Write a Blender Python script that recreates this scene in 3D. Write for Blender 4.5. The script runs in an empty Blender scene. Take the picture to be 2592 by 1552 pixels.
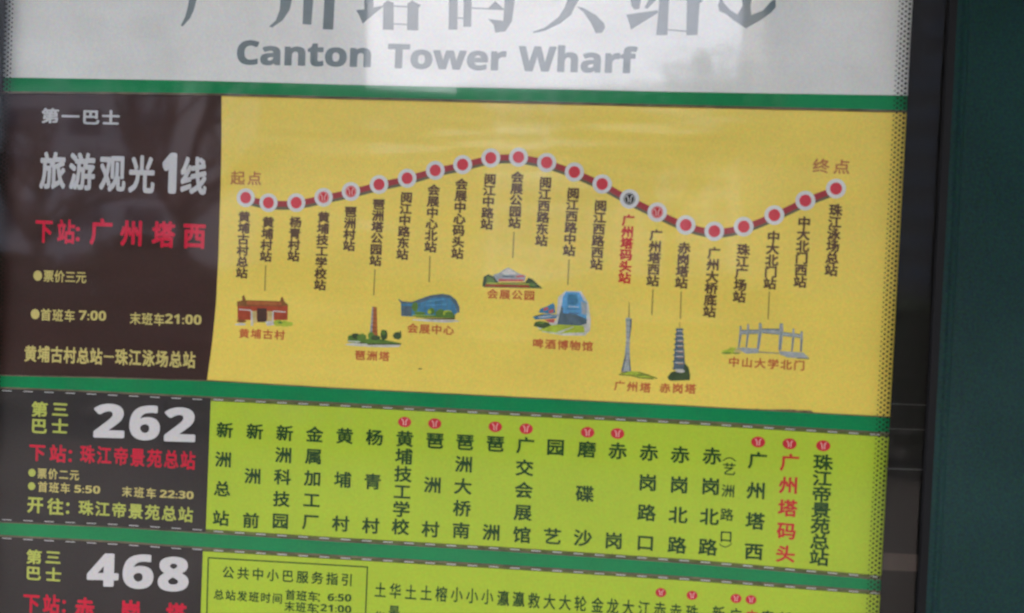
import bpy, bmesh, math, random
from mathutils import Vector
S = bpy.context.scene
C = S.collection
R = math.radians
random.seed(7)

# ------------------------------------------------------------ camera, sky, sun, exposure
BOARD_Z = 1.5
DIST = 0.94
YAW, PITCH, ROLL = 0.078985, -0.022538, 0.040814
FPX = 2245.0
F = Vector((-math.sin(YAW) * math.cos(PITCH), math.cos(YAW) * math.cos(PITCH), math.sin(PITCH)))
RX = F.cross(Vector((0, 0, 1))).normalized()
UP = RX.cross(F)
RV = math.cos(ROLL) * RX + math.sin(ROLL) * UP
UV = -math.sin(ROLL) * RX + math.cos(ROLL) * UP
CAM = Vector((0, 0, BOARD_Z)) - DIST * F
cd = bpy.data.cameras.new('camera')
cd.sensor_width = 36
cd.lens = 36 * FPX / 2592
cd.clip_start = 0.02
cd.clip_end = 3000
cd.dof.use_dof = True
cd.dof.focus_distance = 1.9
cd.dof.aperture_fstop = 6.6
co = bpy.data.objects.new('camera', cd)
C.objects.link(co)
from mathutils import Matrix
m3 = Matrix((RV, UV, -F)).transposed()
co.matrix_world = Matrix.Translation(CAM) @ m3.to_4x4()
S.camera = co

SUN_EL, SUN_AZ = R(60), R(200)
w = bpy.data.worlds.new('World')
S.world = w
w.use_nodes = True
nt = w.node_tree
sky = nt.nodes.new('ShaderNodeTexSky')
sky.sky_type = 'NISHITA'
sky.sun_disc = False
sky.sun_elevation = SUN_EL
sky.sun_rotation = SUN_AZ
sky.air_density = 0.6
sky.dust_density = 7.0
sky.ozone_density = 0.4
nt.links.new(sky.outputs[0], nt.nodes['Background'].inputs[0])
nt.nodes['Background'].inputs[1].default_value = 0.15
sd = bpy.data.lights.new('sun', 'SUN')
sd.energy = 0.6
sd.angle = R(18)
sd.color = (1, 0.95, 0.88)
so = bpy.data.objects.new('sun', sd)
C.objects.link(so)
sdir = Vector((math.sin(SUN_AZ) * math.cos(SUN_EL), math.cos(SUN_AZ) * math.cos(SUN_EL), math.sin(SUN_EL)))
so.rotation_euler = sdir.to_track_quat('Z', 'Y').to_euler()
so.location = (0, -3, 8)
S.view_settings.view_transform = 'Standard'
S.view_settings.look = 'None'
S.view_settings.exposure = 3.9
S.view_settings.gamma = 1
S.render.engine = 'CYCLES'
S.cycles.transparent_max_bounces = 16
S.cycles.max_bounces = 8


# ------------------------------------------------------------ helpers
def ray(px, py):
    return F + (px - 1296) / FPX * RV - (py - 776) / FPX * UV


def P(px, py, y=0.0):
    """point of the plane at depth y that a measured point of the board stands for"""
    d = ray(px, py)
    t = (y - CAM.y) / d.y
    return CAM + t * d


def mirrored(px, py, dist):
    """place behind the viewer whose mirror image the glass shows there"""
    p = P(px, py)
    d = p - CAM
    r = Vector((d.x, -d.y, d.z)).normalized()
    return p + r * dist


K = (P(1396, 776) - P(1296, 776)).length / 100.0     # metres per measured unit


def kids(o, parent):
    if parent is not None:
        o.parent = parent


def link(name, me, parent=None):
    o = bpy.data.objects.new(name, me)
    C.objects.link(o)
    kids(o, parent)
    return o


def tag(o, label=None, cat=None, group=None, kind=None):
    if label: o['label'] = label
    if cat: o['category'] = cat
    if group: o['group'] = group
    if kind: o['kind'] = kind
    return o


def thing(name, label, cat, loc=(0, 0, 0)):
    o = bpy.data.objects.new(name, None)
    o.empty_display_size = 0.05
    C.objects.link(o)
    o.location = loc
    tag(o, label, cat)
    return o


class MB:
    def __init__(s):
        s.v, s.f, s.m, s.mats = [], [], [], []

    def mi(s, mat):
        if mat not in s.mats: s.mats.append(mat)
        return s.mats.index(mat)

    def face(s, pts, mat):
        n = len(s.v)
        s.v += [tuple(p) for p in pts]
        s.f.append(tuple(range(n, n + len(pts))))
        s.m.append(s.mi(mat))

    def raw(s, vs, fs, mat):
        n = len(s.v)
        s.v += vs
        k = s.mi(mat)
        for f in fs:
            s.f.append(tuple(n + i for i in f))
            s.m.append(k)

    def box(s, a, b, mat):
        x0, y0, z0 = a
        x1, y1, z1 = b
        s.raw([(x0, y0, z0), (x1, y0, z0), (x1, y1, z0), (x0, y1, z0), (x0, y0, z1), (x1, y0, z1), (x1, y1, z1), (x0, y1, z1)],
              [(0, 3, 2, 1), (4, 5, 6, 7), (0, 1, 5, 4), (1, 2, 6, 5), (2, 3, 7, 6), (3, 0, 4, 7)], mat)

    def build(s, name, parent=None):
        me = bpy.data.meshes.new(name)
        me.from_pydata(s.v, [], s.f)
        for m in s.mats: me.materials.append(m)
        me.polygons.foreach_set('material_index', s.m)
        me.update()
        return link(name, me, parent)


def prism_px(name, pts, y0, y1, mat, parent, bevel=0.0):
    """outline in measured units; front face at depth y0, back at y1, so it has real thickness"""
    bm = bmesh.new()
    fv = [bm.verts.new(P(a, b)) for a, b in pts]
    for v in fv: v.co.y = y0
    bv = [bm.verts.new((v.co.x, y1, v.co.z)) for v in fv]
    f = bm.faces.new(fv)
    bm.faces.new(list(reversed(bv)))
    n = len(fv)
    for i in range(n):
        bm.faces.new((fv[i], bv[i], bv[(i + 1) % n], fv[(i + 1) % n]))
    bmesh.ops.recalc_face_normals(bm, faces=bm.faces)
    if bevel:
        bmesh.ops.bevel(bm, geom=[e for e in bm.edges], offset=bevel, segments=2, affect='EDGES')
    bmesh.ops.triangulate(bm, faces=[f for f in bm.faces if len(f.verts) > 4])
    me = bpy.data.meshes.new(name)
    bm.to_mesh(me)
    bm.free()
    me.materials.append(mat)
    return link(name, me, parent)


# ------------------------------------------------------------ materials
def mat(name, col, rough=0.5, grain=0.09, gscale=480.0, blotch=0.05, bscale=9.0, bump=0.0, spec=0.18, coat=0.0, metal=0.0, speck=0.0):
    m = bpy.data.materials.new(name)
    m.use_nodes = True
    t = m.node_tree
    b = t.nodes['Principled BSDF']
    b.inputs['Roughness'].default_value = rough
    b.inputs['Specular IOR Level'].default_value = spec
    b.inputs['Metallic'].default_value = metal
    b.inputs['Coat Weight'].default_value = coat
    b.inputs['Coat Roughness'].default_value = 0.12
    tc = t.nodes.new('ShaderNodeNewGeometry')
    n1 = t.nodes.new('ShaderNodeTexNoise')
    n1.inputs['Scale'].default_value = gscale
    n1.inputs['Detail'].default_value = 1.5
    n2 = t.nodes.new('ShaderNodeTexNoise')
    n2.inputs['Scale'].default_value = bscale
    n2.inputs['Detail'].default_value = 5
    for n in (n1, n2): t.links.new(tc.outputs['Position'], n.inputs['Vector'])
    # grain keeps a little colour of its own, as a cheap ink-jet print does
    sub = t.nodes.new('ShaderNodeVectorMath'); sub.operation = 'SUBTRACT'
    t.links.new(n1.outputs['Color'], sub.inputs[0]); sub.inputs[1].default_value = (0.5, 0.5, 0.5)
    sc = t.nodes.new('ShaderNodeVectorMath'); sc.operation = 'SCALE'
    t.links.new(sub.outputs[0], sc.inputs[0]); sc.inputs['Scale'].default_value = grain * 4
    mr = t.nodes.new('ShaderNodeMapRange')
    t.links.new(n2.outputs['Fac'], mr.inputs[0])
    mr.inputs[1].default_value = 0.3; mr.inputs[2].default_value = 0.7
    mr.inputs[3].default_value = 1 - blotch; mr.inputs[4].default_value = 1 + blotch
    add = t.nodes.new('ShaderNodeVectorMath'); add.operation = 'ADD'
    t.links.new(sc.outputs[0], add.inputs[0]); t.links.new(mr.outputs[0], add.inputs[1])
    mul = t.nodes.new('ShaderNodeVectorMath'); mul.operation = 'MULTIPLY'
    t.links.new(add.outputs[0], mul.inputs[0]); mul.inputs[1].default_value = col[:3]
    t.links.new(mul.outputs[0], b.inputs['Base Color'])
    if bump:
        bp = t.nodes.new('ShaderNodeBump')
        bp.inputs['Distance'].default_value = bump
        nb = t.nodes.new('ShaderNodeTexNoise')
        nb.inputs['Scale'].default_value = 7.0
        nb.inputs['Detail'].default_value = 2.0
        mp = t.nodes.new('ShaderNodeMapping')
        mp.inputs['Scale'].default_value = (0.7, 1, 2.6)
        t.links.new(tc.outputs['Position'], mp.inputs['Vector'])
        t.links.new(mp.outputs[0], nb.inputs['Vector'])
        t.links.new(nb.outputs['Fac'], bp.inputs['Height'])
        t.links.new(bp.outputs[0], b.inputs['Normal'])
        t.links.new(bp.outputs[0], b.inputs['Coat Normal'])
    return m


def ink(name, col, **k):
    k.setdefault('rough', 0.5)
    return mat('ink_' + name, col, **k)


M = {}
M['white_sheet'] = mat('white_plastic_sheet', (.78, .755, .715), rough=.45, blotch=.06, bscale=14, bump=.004, coat=.12)
M['yellow_sheet'] = mat('yellow_print_sheet', (.88, .65, .115), rough=.42, blotch=.05, bump=.006, coat=.15)
M['green_sheet'] = mat('lime_print_sheet', (.45, .575, .036), rough=.5, blotch=.03, bump=.002)
M['maroon_sheet'] = mat('maroon_print_sheet', (.050, .021, .017), spec=.15, rough=.5, blotch=.15, grain=.16, bump=.004)
M['black_sheet'] = mat('black_print_sheet', (.036, .029, .028), spec=.15, rough=.5, blotch=.15, grain=.16)
M['rail'] = mat('green_rail_paint', (.007, .235, .078), rough=.5, spec=.08, blotch=.08, grain=.09)
M['edge_shade'] = mat('rail_edge_shade_brown', (.16, .12, .08), rough=.6, blotch=.4, bscale=60)  # grey-brown that paints the shade line along the rail edges
M['board'] = mat('board_backing', (.012, .11, .055), rough=.6)
M['post'] = mat('teal_powder_coat', (.011, .034, .030), rough=.6, grain=.45, gscale=420, bscale=5, blotch=.22, spec=.1)
M['rubber'] = mat('black_rubber', (.006, .006, .006), rough=.7, spec=.2)
M['frit'] = mat('black_frit', (.014, .012, .010), rough=.6, grain=.15, spec=.1)
M['dot'] = mat('frit_dot', (.016, .016, .010), rough=.6, spec=.1)
M['patch'] = mat('brown_patch', (.062, .045, .036), rough=.5, blotch=.15)
M['thin_line'] = mat('thin_grey_line', (.12, .12, .11), rough=.5)
HDR = ink('header_grey', (.165, .205, .215), blotch=.1, bscale=30)
WHT = ink('white', (.70, .645, .63))
WH2 = ink('pale_grey', (.58, .56, .56))
CRM = ink('cream', (.64, .52, .17))
LIM = ink('lime', (.50, .52, .10))
RED = ink('signal_red', (.66, .008, .04), grain=.1)
RD2 = ink('route_red', (.66, .055, .075))
BRN = ink('dark_brown', (.13, .07, .035))
DGR = ink('dark_green', (.02, .065, .012))
DG2 = ink('red_station', (.60, .035, .03))
CAP = ink('caption_red', (.55, .13, .045))
GHO = ink('faded_red', (.52, .20, .07))
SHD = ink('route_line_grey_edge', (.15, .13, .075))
LINE_RED = ink('route_line_red', (.38, .045, .05))
RING = ink('ring_white', (.70, .68, .66))
MET = ink('metro_red', (.62, .03, .04))
PNK = ink('metro_pink', (.80, .48, .45))
BLK = ink('black', (.035, .03, .03))
THN = ink('thin_brown', (.33, .23, .06))


def pic(name, c): return ink('picture_' + name, c, grain=.15, blotch=.2, bscale=120)


# ------------------------------------------------------------ lettering
_cache = {}


def latin(t):
    r = ''
    for ch in t:
        if 'A' <= ch <= 'Z': r += chr(0x1D5D4 + ord(ch) - 65)
        elif 'a' <= ch <= 'z': r += chr(0x1D5EE + ord(ch) - 97)
        elif '0' <= ch <= '9': r += chr(0x1D7EC + ord(ch) - 48)
        else: r += ch
    return r


ALL = []          # lettering jobs, resolved after every glyph is converted in one go


def need(t):
    if t not in _cache: _cache[t] = None
    return t


def resolve():
    tmp = {}
    for t in _cache:
        c = bpy.data.curves.new('glyph', 'FONT')
        c.body = t
        c.resolution_u = 3 if len(t) == 1 else 4
        o = bpy.data.objects.new('glyph', c)
        C.objects.link(o)
        tmp[t] = o
    bpy.context.view_layer.update()
    dg = bpy.context.evaluated_depsgraph_get()
    for t, o in tmp.items():
        me = o.evaluated_get(dg).to_mesh()
        _cache[t] = ([(v.co.x, v.co.y) for v in me.vertices], [tuple(p.vertices) for p in me.polygons])
        o.evaluated_get(dg).to_mesh_clear()
    for o in tmp.values():
        c = o.data
        bpy.data.objects.remove(o)
        bpy.data.curves.remove(c)


STR = [(0, 0), (1, 1), (-1, 1), (1, -1), (-1, -1), (1, 0), (-1, 0), (0, 1), (0, -1)]
JIT = 0.000012


def put(mb, vs, fs, bold, fn, y, m):
    """heavy type: the glyph struck several times a hair apart"""
    for k, (a, b) in enumerate(STR if bold else STR[:1]):
        q = 0.8 if a and b else 1.0
        out = []
        for x, z in vs:
            X, Z = fn(x + a * bold * q, z + b * bold * q)
            out.append((X, y - k * JIT, Z))
        mb.raw(out, fs, m)


def han_job(mb, chars, centres, w, h, bold, y, m):
    """each character in its own cell; centres measured on the board"""
    W, H = w * K / .92, h * K / .92
    for ch, (cx, cy) in zip(chars, centres):
        if ch == ' ': continue
        vs, fs = _cache[ch]
        p = P(cx, cy)

        def fn(x, z): return p.x + (x - .493) * W, p.z + (z - .375) * H
        put(mb, vs, fs, bold, fn, y, m)


def latin_job(mb, t, p0, p1, cap, bold, y, m):
    """word stretched between its left and right baseline ends"""
    vs, fs = _cache[t]
    xs = [v[0] for v in vs]
    lo, hi = min(xs) - bold, max(xs) + bold
    a, b = P(*p0), P(*p1)
    ch = cap * K / (.714 + 2 * bold)

    def fn(x, z):
        u = (x - lo) / (hi - lo)
        return a.x + (b.x - a.x) * u, a.z + (b.z - a.z) * u + (z + bold) * ch
    put(mb, vs, fs, bold, fn, y, m)


def lettering(name, parent, y, m, *items):
    """items: ('h', text, first centre, last centre, w, h, bold) rows or columns of characters with even pitch,
              ('c', text, centres, w, h, bold), ('l', text, p0, p1, cap, bold) latin words and numerals"""
    its = []
    for it in items:
        if it[0] == 'h':
            _, t, a, b, ww, hh, bo = it
            n = len(t)
            cs = [(a[0] + (b[0] - a[0]) * i / max(1, n - 1), a[1] + (b[1] - a[1]) * i / max(1, n - 1)) for i in range(n)]
            it = ('c', t, cs, ww, hh, bo)
        if it[0] == 'c':
            for ch in it[1]: need(ch)
        else:
            it = ('l', latin(it[1])) + tuple(it[2:])
            need(it[1])
        its.append(it)
    ALL.append((name, parent, y, m, its))


def finish_lettering():
    resolve()
    for name, parent, y, m, its in ALL:
        if any(it[0] == 'c' and it[3] >= 28 for it in its) and sum(len(it[1]) for it in its if it[0] == 'c') > 1:
            # large print: every character is a piece of its own under its line of writing
            line = bpy.data.objects.new(name, None)
            line.empty_display_size = .02
            C.objects.link(line)
            line.parent = parent
            for it in its:
                if it[0] == 'l':
                    mb = MB(); latin_job(mb, it[1], it[2], it[3], it[4], it[5], y, m); mb.build('numeral', line)
                    continue
                for ch, cc in zip(it[1], it[2]):
                    mb = MB(); han_job(mb, ch, [cc], it[3], it[4], it[5], y, m); mb.build('character', line)
            continue
        mb = MB()
        for it in its:
            if it[0] == 'c': han_job(mb, it[1], it[2], it[3], it[4], it[5], y, m)
            else: latin_job(mb, it[1], it[2], it[3], it[4], it[5], y, m)
        mb.build(name, parent)


def poly(mb, pts, y, m):
    q = [P(a, b) for a, b in pts]
    mb.face([(p.x, y, p.z) for p in q], m)


def disc(mb, cx, cy, rx, ry, y, m, n=24):
    p = P(cx, cy)
    mb.face([(p.x + rx * K * math.cos(2 * math.pi * i / n), y, p.z + ry * K * math.sin(2 * math.pi * i / n)) for i in range(n)], m)


def ribbon(mb, pts, wdt, y, m, dy=0):
    """even band along a polyline"""
    q = [P(a, b + dy) for a, b in pts]
    L, Rr = [], []
    for i, p in enumerate(q):
        a, b = q[max(0, i - 1)], q[min(len(q) - 1, i + 1)]
        d = Vector((b.x - a.x, 0, b.z - a.z)).normalized()
        n = Vector((-d.z, 0, d.x)) * wdt * K / 2
        L.append((p.x + n.x, y, p.z + n.z)); Rr.append((p.x - n.x, y, p.z - n.z))
    for i in range(len(q) - 1):
        mb.face([L[i], L[i + 1], Rr[i + 1], Rr[i]], m)


def smooth_poly(pts, n=6):
    out = []
    for i in range(len(pts) - 1):
        p0, p1, p2, p3 = pts[max(0, i - 1)], pts[i], pts[i + 1], pts[min(len(pts) - 1, i + 2)]
        for k in range(n):
            t = k / n
            out.append(tuple(0.5 * ((2 * p1[j]) + (-p0[j] + p2[j]) * t + (2 * p0[j] - 5 * p1[j] + 4 * p2[j] - p3[j]) * t * t + (-p0[j] + 3 * p1[j] - 3 * p2[j] + p3[j]) * t ** 3) for j in (0, 1)))
    out.append(pts[-1])
    return out


def at(line, x):
    """height of a measured polyline at x"""
    for (a, b), (c, d) in zip(line, line[1:]):
        if x <= c or (c, d) == line[-1]:
            return b + (d - b) * (x - a) / (c - a)


# depths, front is negative
Y_BACK, Y_RAIL, Y_SHEET = 0.0, -0.0016, -0.0012
Y_INK = Y_SHEET - 0.0002
Y_INK2 = Y_INK - 0.0002
Y_INK3 = Y_INK2 - 0.0002

# measured edges
HDR_BOT = [(-90, 195.5), (0, 196.3), (525, 205.5), (850, 214.3), (1300, 224.5), (1750, 234), (2260, 242), (2420, 245)]
YEL_TOP = [(-90, 235), (0, 237), (300, 239), (568, 242.5), (850, 250), (1300, 261), (1721, 271), (2260, 284), (2420, 288)]
YEL_BOT = [(-90, 947), (0, 949.5), (250, 955), (525, 963), (850, 982), (1250, 1002), (1692, 1024.6), (2235, 1054.6), (2420, 1065)]
G1_TOP = [(-90, 979), (0, 982), (207, 990), (534, 1006), (850, 1021), (1250, 1041), (1750, 1066), (2216, 1095), (2420, 1107)]
G1_BOT = [(-90, 1316), (0, 1320), (300, 1333), (534, 1348), (850, 1368), (1250, 1391), (1750, 1424), (2196, 1462), (2420, 1480)]
G2_TOP = [(-90, 1350), (0, 1355), (300, 1371), (515, 1386), (850, 1406), (1250, 1429), (1750, 1461), (2194, 1494), (2420, 1511)]


def strip_between(name, top, bot, x0, x1, y0, y1, m, parent, bevel=0, dt=0, db=0):
    xs = sorted({x0, x1} | {a for a, b in top + bot if x0 < a < x1})
    pts = [(x, at(top, x) + dt) for x in xs] + [(x, at(bot, x) + db) for x in reversed(xs)]
    return prism_px(name, pts, y0, y1, m, parent, bevel)


# ------------------------------------------------------------ the board and its rails
board = thing('timetable_board', 'dark green backing board with green rails holding the bus route sheets', 'notice board', (0, 0, BOARD_Z - .3))
BO = MB()
a, b = P(-70, -260), P(2450, 1800)
BO.box((a.x - .02, 0.0, BOARD_Z - .52), (b.x + .02, 0.018, BOARD_Z + .47), M['board'])
inv = []


def reparent_all():
    """children were built in world space: keep them there under their thing"""
    for o in C.objects:
        if o.parent and o.parent.parent is None and o.parent.location.length > 0:
            o.matrix_parent_inverse = Matrix.Translation(o.parent.location).inverted()


BO.build('back_panel', board)
XL, XR = -60, 2395
for top, bot, lt in ((HDR_BOT, YEL_TOP, 4), (YEL_BOT, G1_TOP, 3), (G1_BOT, G2_TOP, 3)):
    strip_between('rail', top, bot, XL, XR, Y_RAIL - .0012, 0, M['rail'], board, bevel=.0004)
    strip_between('rail_edge_strip', bot, bot, XL, XR, Y_RAIL - .0018, 0, M['edge_shade'], board, dt=-lt, db=1.0)  # shadow under the rail, put in as a thin brown strip
    strip_between('rail_edge_strip', top, top, XL, XR, Y_RAIL - .0018, 0, M['edge_shade'] if top is not HDR_BOT else M['white_sheet'], board, dt=-1.2, db=1.0)

# ------------------------------------------------------------ header sheet
hd = thing('name_sheet', 'white stop name sheet reading Canton Tower Wharf above the first green rail', 'sign', (0, 0, BOARD_Z + .2))
hx = [x for x, _ in HDR_BOT if XL < x < XR]
prism_px('sheet', [(XL, -220), (XR, -200)] + [(x, at(HDR_BOT, x)) for x in [XR] + hx[::-1] + [XL]], Y_SHEET, Y_SHEET + .0006, M['white_sheet'], hd)
big = {
    'guang': [[(480, 0), (499, 0), (492, 27), (482, 48), (464, 68), (459, 66), (470, 44), (476, 22)], [(480, 0), (484, -90), (505, -90), (499, 0)], [(484, -90), (484, -106), (610, -102), (612, -88)]],
    'zhou': [[(711, 0), (740, 0), (734, 27), (716, 53), (690, 71), (682, 68), (699, 53), (709, 27)], [(711, 0), (714, -110), (740, -110), (740, 0)],
             [(769, 0), (771, -100), (796, -100), (794, 0), (789, 64), (767, 62)], [(822, 0), (824, -115), (850, -115), (848, 0), (844, 76), (818, 75)]],
    'ta': [[(902, 27), (923, 25), (923, -100), (946, -100), (946, 20), (976, 14), (952, 33), (919, 61), (910, 40)],
           [(971, 10), (982, 3), (997, 8), (997, 77), (970, 76)], [(1032, 10), (1044, 3), (1066, 14), (1060, 22), (1059, 78), (1031, 77)],
           [(997, 15), (1032, 17), (1032, 20), (997, 18)], [(997, 60), (1031, 62), (1031, 65), (997, 63)]],
    'ma': [[(1137, 0), (1150, -60), (1159, 0), (1158, 76), (1136, 76)], [(1174, 0), (1174, -24), (1194, -24), (1194, 0), (1193, 69), (1173, 69)], [(1158, 45), (1174, 46), (1174, 49), (1158, 48)],
           [(1194, 20), (1278, 24), (1278, 27), (1194, 23)], [(1236, 22), (1254, 4), (1276, 24)],
           [(1278, 0), (1280, -90), (1305, -90), (1303, 0), (1296, 55), (1280, 80), (1254, 84), (1250, 64), (1236, 49), (1274, 54)]],
    'tou': [[(1437, 0), (1446, -110), (1470, -110), (1466, 0), (1455, 18), (1445, 39), (1419, 60), (1379, 79), (1350, 85), (1350, 81), (1379, 71), (1413, 45), (1429, 21)],
            [(1459, 17), (1476, 21), (1508, 39), (1529, 60), (1531, 71), (1524, 84), (1508, 85), (1495, 58), (1476, 31)]],
    'zhan': [[(1596, 0), (1594, -28), (1612, -30), (1622, 0), (1618, 24), (1605, 25), (1598, 16)], [(1642, 0), (1650, -40), (1668, -38), (1662, 0), (1638, 24), (1631, 21)],
             [(1585, 38), (1665, 27), (1665, 34), (1597, 76), (1590, 52)], [(1669, 0), (1670, -14), (1694, -14), (1693, 0), (1689, 90), (1661, 90)],
             [(1739, 0), (1750, -12), (1780, 3), (1770, 10), (1765, 90), (1737, 90)], [(1692, -4), (1740, -2), (1740, 1), (1692, -1)], [(1690, 75), (1738, 79), (1738, 82), (1690, 78)]],
}
for nme, pl in big.items():
    mb = MB()
    for k, q in enumerate(pl): poly(mb, q, Y_INK - k * JIT, HDR)
    mb.build('chinese_character', hd)
mb = MB()
poly(mb, [(1824, -6), (1817, 14), (1820, 29), (1838, 37), (1856, 52), (1887, 73), (1925, 52), (1951, 33), (1963, 19), (1962, -2), (1950, 6), (1930, 28), (1901, 39), (1899, 16), (1903, -6), (1877, -6), (1879, 16), (1866, 38), (1848, 27), (1833, 10)], Y_INK, HDR)
poly(mb, [(1879, -90), (1901, -90), (1903, -6), (1877, -6)], Y_INK, HDR)
poly(mb, [(1850, -70), (1930, -67), (1930, -55), (1850, -58)], Y_INK - JIT, HDR)
mb.build('anchor_symbol', hd)
lettering('word', hd, Y_INK, HDR, ('l', 'Canton', (600, 164), (939, 171.5), 62, .022))
lettering('word', hd, Y_INK, HDR, ('l', 'Tower', (981, 173.5), (1281, 180), 62, .022))
lettering('word', hd, Y_INK, HDR, ('l', 'Wharf', (1311, 181), (1612, 187), 63, .022))

# ------------------------------------------------------------ yellow route sheet
ys = thing('route_sheet', 'yellow route map sheet with maroon left panel reading sightseeing line 1', 'timetable', (0, 0, BOARD_Z))
YEDGE = [(562, 243), (562, 330), (561, 420), (558, 520), (554, 650), (548, 769), (538, 870), (525, 963)]
tx = [x for x, _ in YEL_TOP]
bx = [x for x, _ in YEL_BOT]
prism_px('station_panel', [(x, at(YEL_TOP, x)) for x in [562] + [t for t in tx if 562 < t < XR] + [XR]] + [(x, at(YEL_BOT, x)) for x in [XR] + [t for t in bx if 525 < t < XR][::-1] + [525]] + YEDGE[::-1][1:-1],
         Y_SHEET, Y_SHEET + .0006, M['yellow_sheet'], ys)
prism_px('information_panel', [(x, at(YEL_TOP, x)) for x in [XL] + [t for t in tx if XL < t < 562] + [562]] + YEDGE[1:-1] + [(x, at(YEL_BOT, x)) for x in [525] + [t for t in bx if XL < t < 525][::-1] + [XL]],
         Y_SHEET, Y_SHEET + .0006, M['maroon_sheet'], ys)
q = lambda x, y: (1692 + .3653 * x, 1010 + .3653 * y)
mb = MB(); poly(mb, [q(600, 64), q(640, 72), q(830, 70), q(900, 75), q(985, 78), q(1012, 97), q(930, 96), q(850, 90), q(700, 84), q(610, 72)], Y_INK, ink('torn_paper', (.26, .17, .09), blotch=.5, bscale=200))
mb.build('torn_edge', ys)
mb = MB(); poly(mb, [(1059, 932), (1069, 932), (1068, 935), (1060, 935)], Y_INK, BRN)
mb.build('ink_fleck', ys)

D = 1.046
st = [(596, 479), (651, 491), (718, 491), (784, 478), (850, 464), (918, 447), (986, 432), (1054, 413), (1120, 399), (1188, 383), (1255, 381), (1323, 394), (1390, 417), (1457, 446), (1523, 482), (1590, 514), (1659, 545), (1728, 560), (1799, 549), (1873, 521), (1948, 486), (2022, 457)]
st = [(a * D, b * D) for a, b in st]
sm = smooth_poly(st, 5)
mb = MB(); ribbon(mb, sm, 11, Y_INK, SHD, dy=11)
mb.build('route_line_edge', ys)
mb = MB(); ribbon(mb, sm, 15, Y_INK - .00005, LINE_RED, dy=1.5); mb.build('route_line', ys)


def metro(mb, cx, cy, s, y, m):
    """two strokes that part at the top: the underground mark"""
    for sg in (-1, 1):
        pts = [(2.5, 7.5), (2.5, 0.5), (3.4, -3.5), (6.6, -7)]
        ribbon(mb, [(cx + sg * a * s, cy + b_ * s) for a, b_ in pts], 2.0 * s, y, m)


for i, (cx, cy) in enumerate(st):
    mb = MB(); disc(mb, cx, cy, 24, 24, Y_INK2, RING, 32)
    ring = mb.build('station_marker', ys)
    mb = MB()
    if i in (3, 4, 14, 15):
        col = BLK if i == 14 else RD2
        disc(mb, cx, cy, 14.5, 15, Y_INK3, col)
        disc(mb, cx, cy, 12.6, 13, Y_INK3 - .00003, PNK if i != 14 else RING)
        disc(mb, cx, cy, 11.2, 12, Y_INK3 - .00006, MET if i != 14 else BLK)
        d = mb.build('underground_symbol', ring)
        mb = MB(); metro(mb, cx, cy, 1.15, Y_INK3 - .0001, PNK if i != 14 else RING)
        mb.build('underground_symbol_strokes', ys)
    else:
        disc(mb, cx, cy, 14.5, 15, Y_INK3, RD2)
        mb.build('disc', ring)
cols = [('黄埔古村总站', 592, 513, 586, 673), ('黄埔村站', 650, 526, 644, 633), ('杨青村站', 716, 526, 711, 632), ('黄埔技工学校站', 784, 514, 775, 702),
        ('琶洲村站', 849, 501, 845, 607), ('琶洲塔公园站', 917, 483, 909, 643), ('阅江中路东站', 984, 466, 974, 628), ('会展中心北站', 1050, 448, 1042, 610),
        ('会展中心码头站', 1117, 434, 1107, 626), ('阅江中路站', 1186, 422, 1178, 555), ('会展公园站', 1252, 417, 1245, 552), ('阅江西路东站', 1320, 430, 1310, 595),
        ('阅江西路中站', 1387, 456, 1377, 619), ('阅江西路西站', 1453, 486, 1443, 652), ('广州塔码头站', 1520, 521, 1511, 685), ('广州塔西站', 1587, 557, 1579, 692),
        ('赤岗塔站', 1655, 588, 1648, 697), ('广州大桥底站', 1727, 600, 1716, 767), ('珠江广场站', 1798, 592, 1788, 731), ('中大北门站', 1871, 561, 1862, 699),
        ('中大北门西站', 1945, 526, 1935, 695), ('珠江泳场总站', 2021, 496, 2010, 667)]
for t, x0, y0, x1, y1 in cols:
    n = len(t)
    y0 *= D; y1 *= D
    pit = (y1 - y0 + 3) / n
    red = t == '广州塔码头站'
    lettering('station_name', ys, Y_INK, DG2 if red else BRN, ('h', t, (x0 * D, y0 + pit / 2 - 1.5), (x1 * D, y1 - pit / 2 + 1.5), 29.5, pit - 2.2, .040))
for x0, y0, x1, y1 in [(644, 642, 642, 704), (908, 652, 905, 715), (1041, 620, 1039, 683), (1244, 562, 1241, 625), (1377, 628, 1374, 690), (1580, 700, 1577, 762), (1648, 706, 1646, 772), (1861, 706, 1858, 773)]:
    mb = MB(); ribbon(mb, [(x0 * D, y0 * D), (x1 * D, y1 * D)], 3, Y_INK, THN); mb.build('leader_line', ys)
lettering('caption', ys, Y_INK, GHO, ('h', '起点', (603, 451), (645, 452), 36, 34, .02))
lettering('caption', ys, Y_INK, GHO, ('h', '终点', (2077, 421), (2129, 423), 38, 34, .02))
for t, a, b in [('黄埔古村', (619, 844), (709, 848)), ('琶洲塔', (912, 899), (973, 902)), ('会展中心', (1045, 831), (1136, 836)), ('会展公园', (1247, 744), (1340, 748)),
                ('啤酒博物馆', (1362, 869.5), (1487, 876.5)), ('广州塔', (1568, 976), (1633, 981)), ('赤岗塔', (1683, 982), (1747, 984)), ('中山大学北门', (1857, 916), (2022, 925))]:
    lettering('caption', ys, Y_INK, CAP, ('h', t, a, b, 26, 23.5, .028))
lettering('company_name', ys, Y_INK, WH2, ('h', '第一巴士', (129, 294), (282, 299), 46, 37, .035))
lettering('route_name', ys, Y_INK, WH2, ('c', '旅游观光线', [(135, 433), (209, 435), (286, 439), (360, 442), (491, 446)], 66, 92, .032))
lettering('route_number', ys, Y_INK, WH2, ('l', '1', (410, 490), (447, 491), 106, .05))
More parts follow.
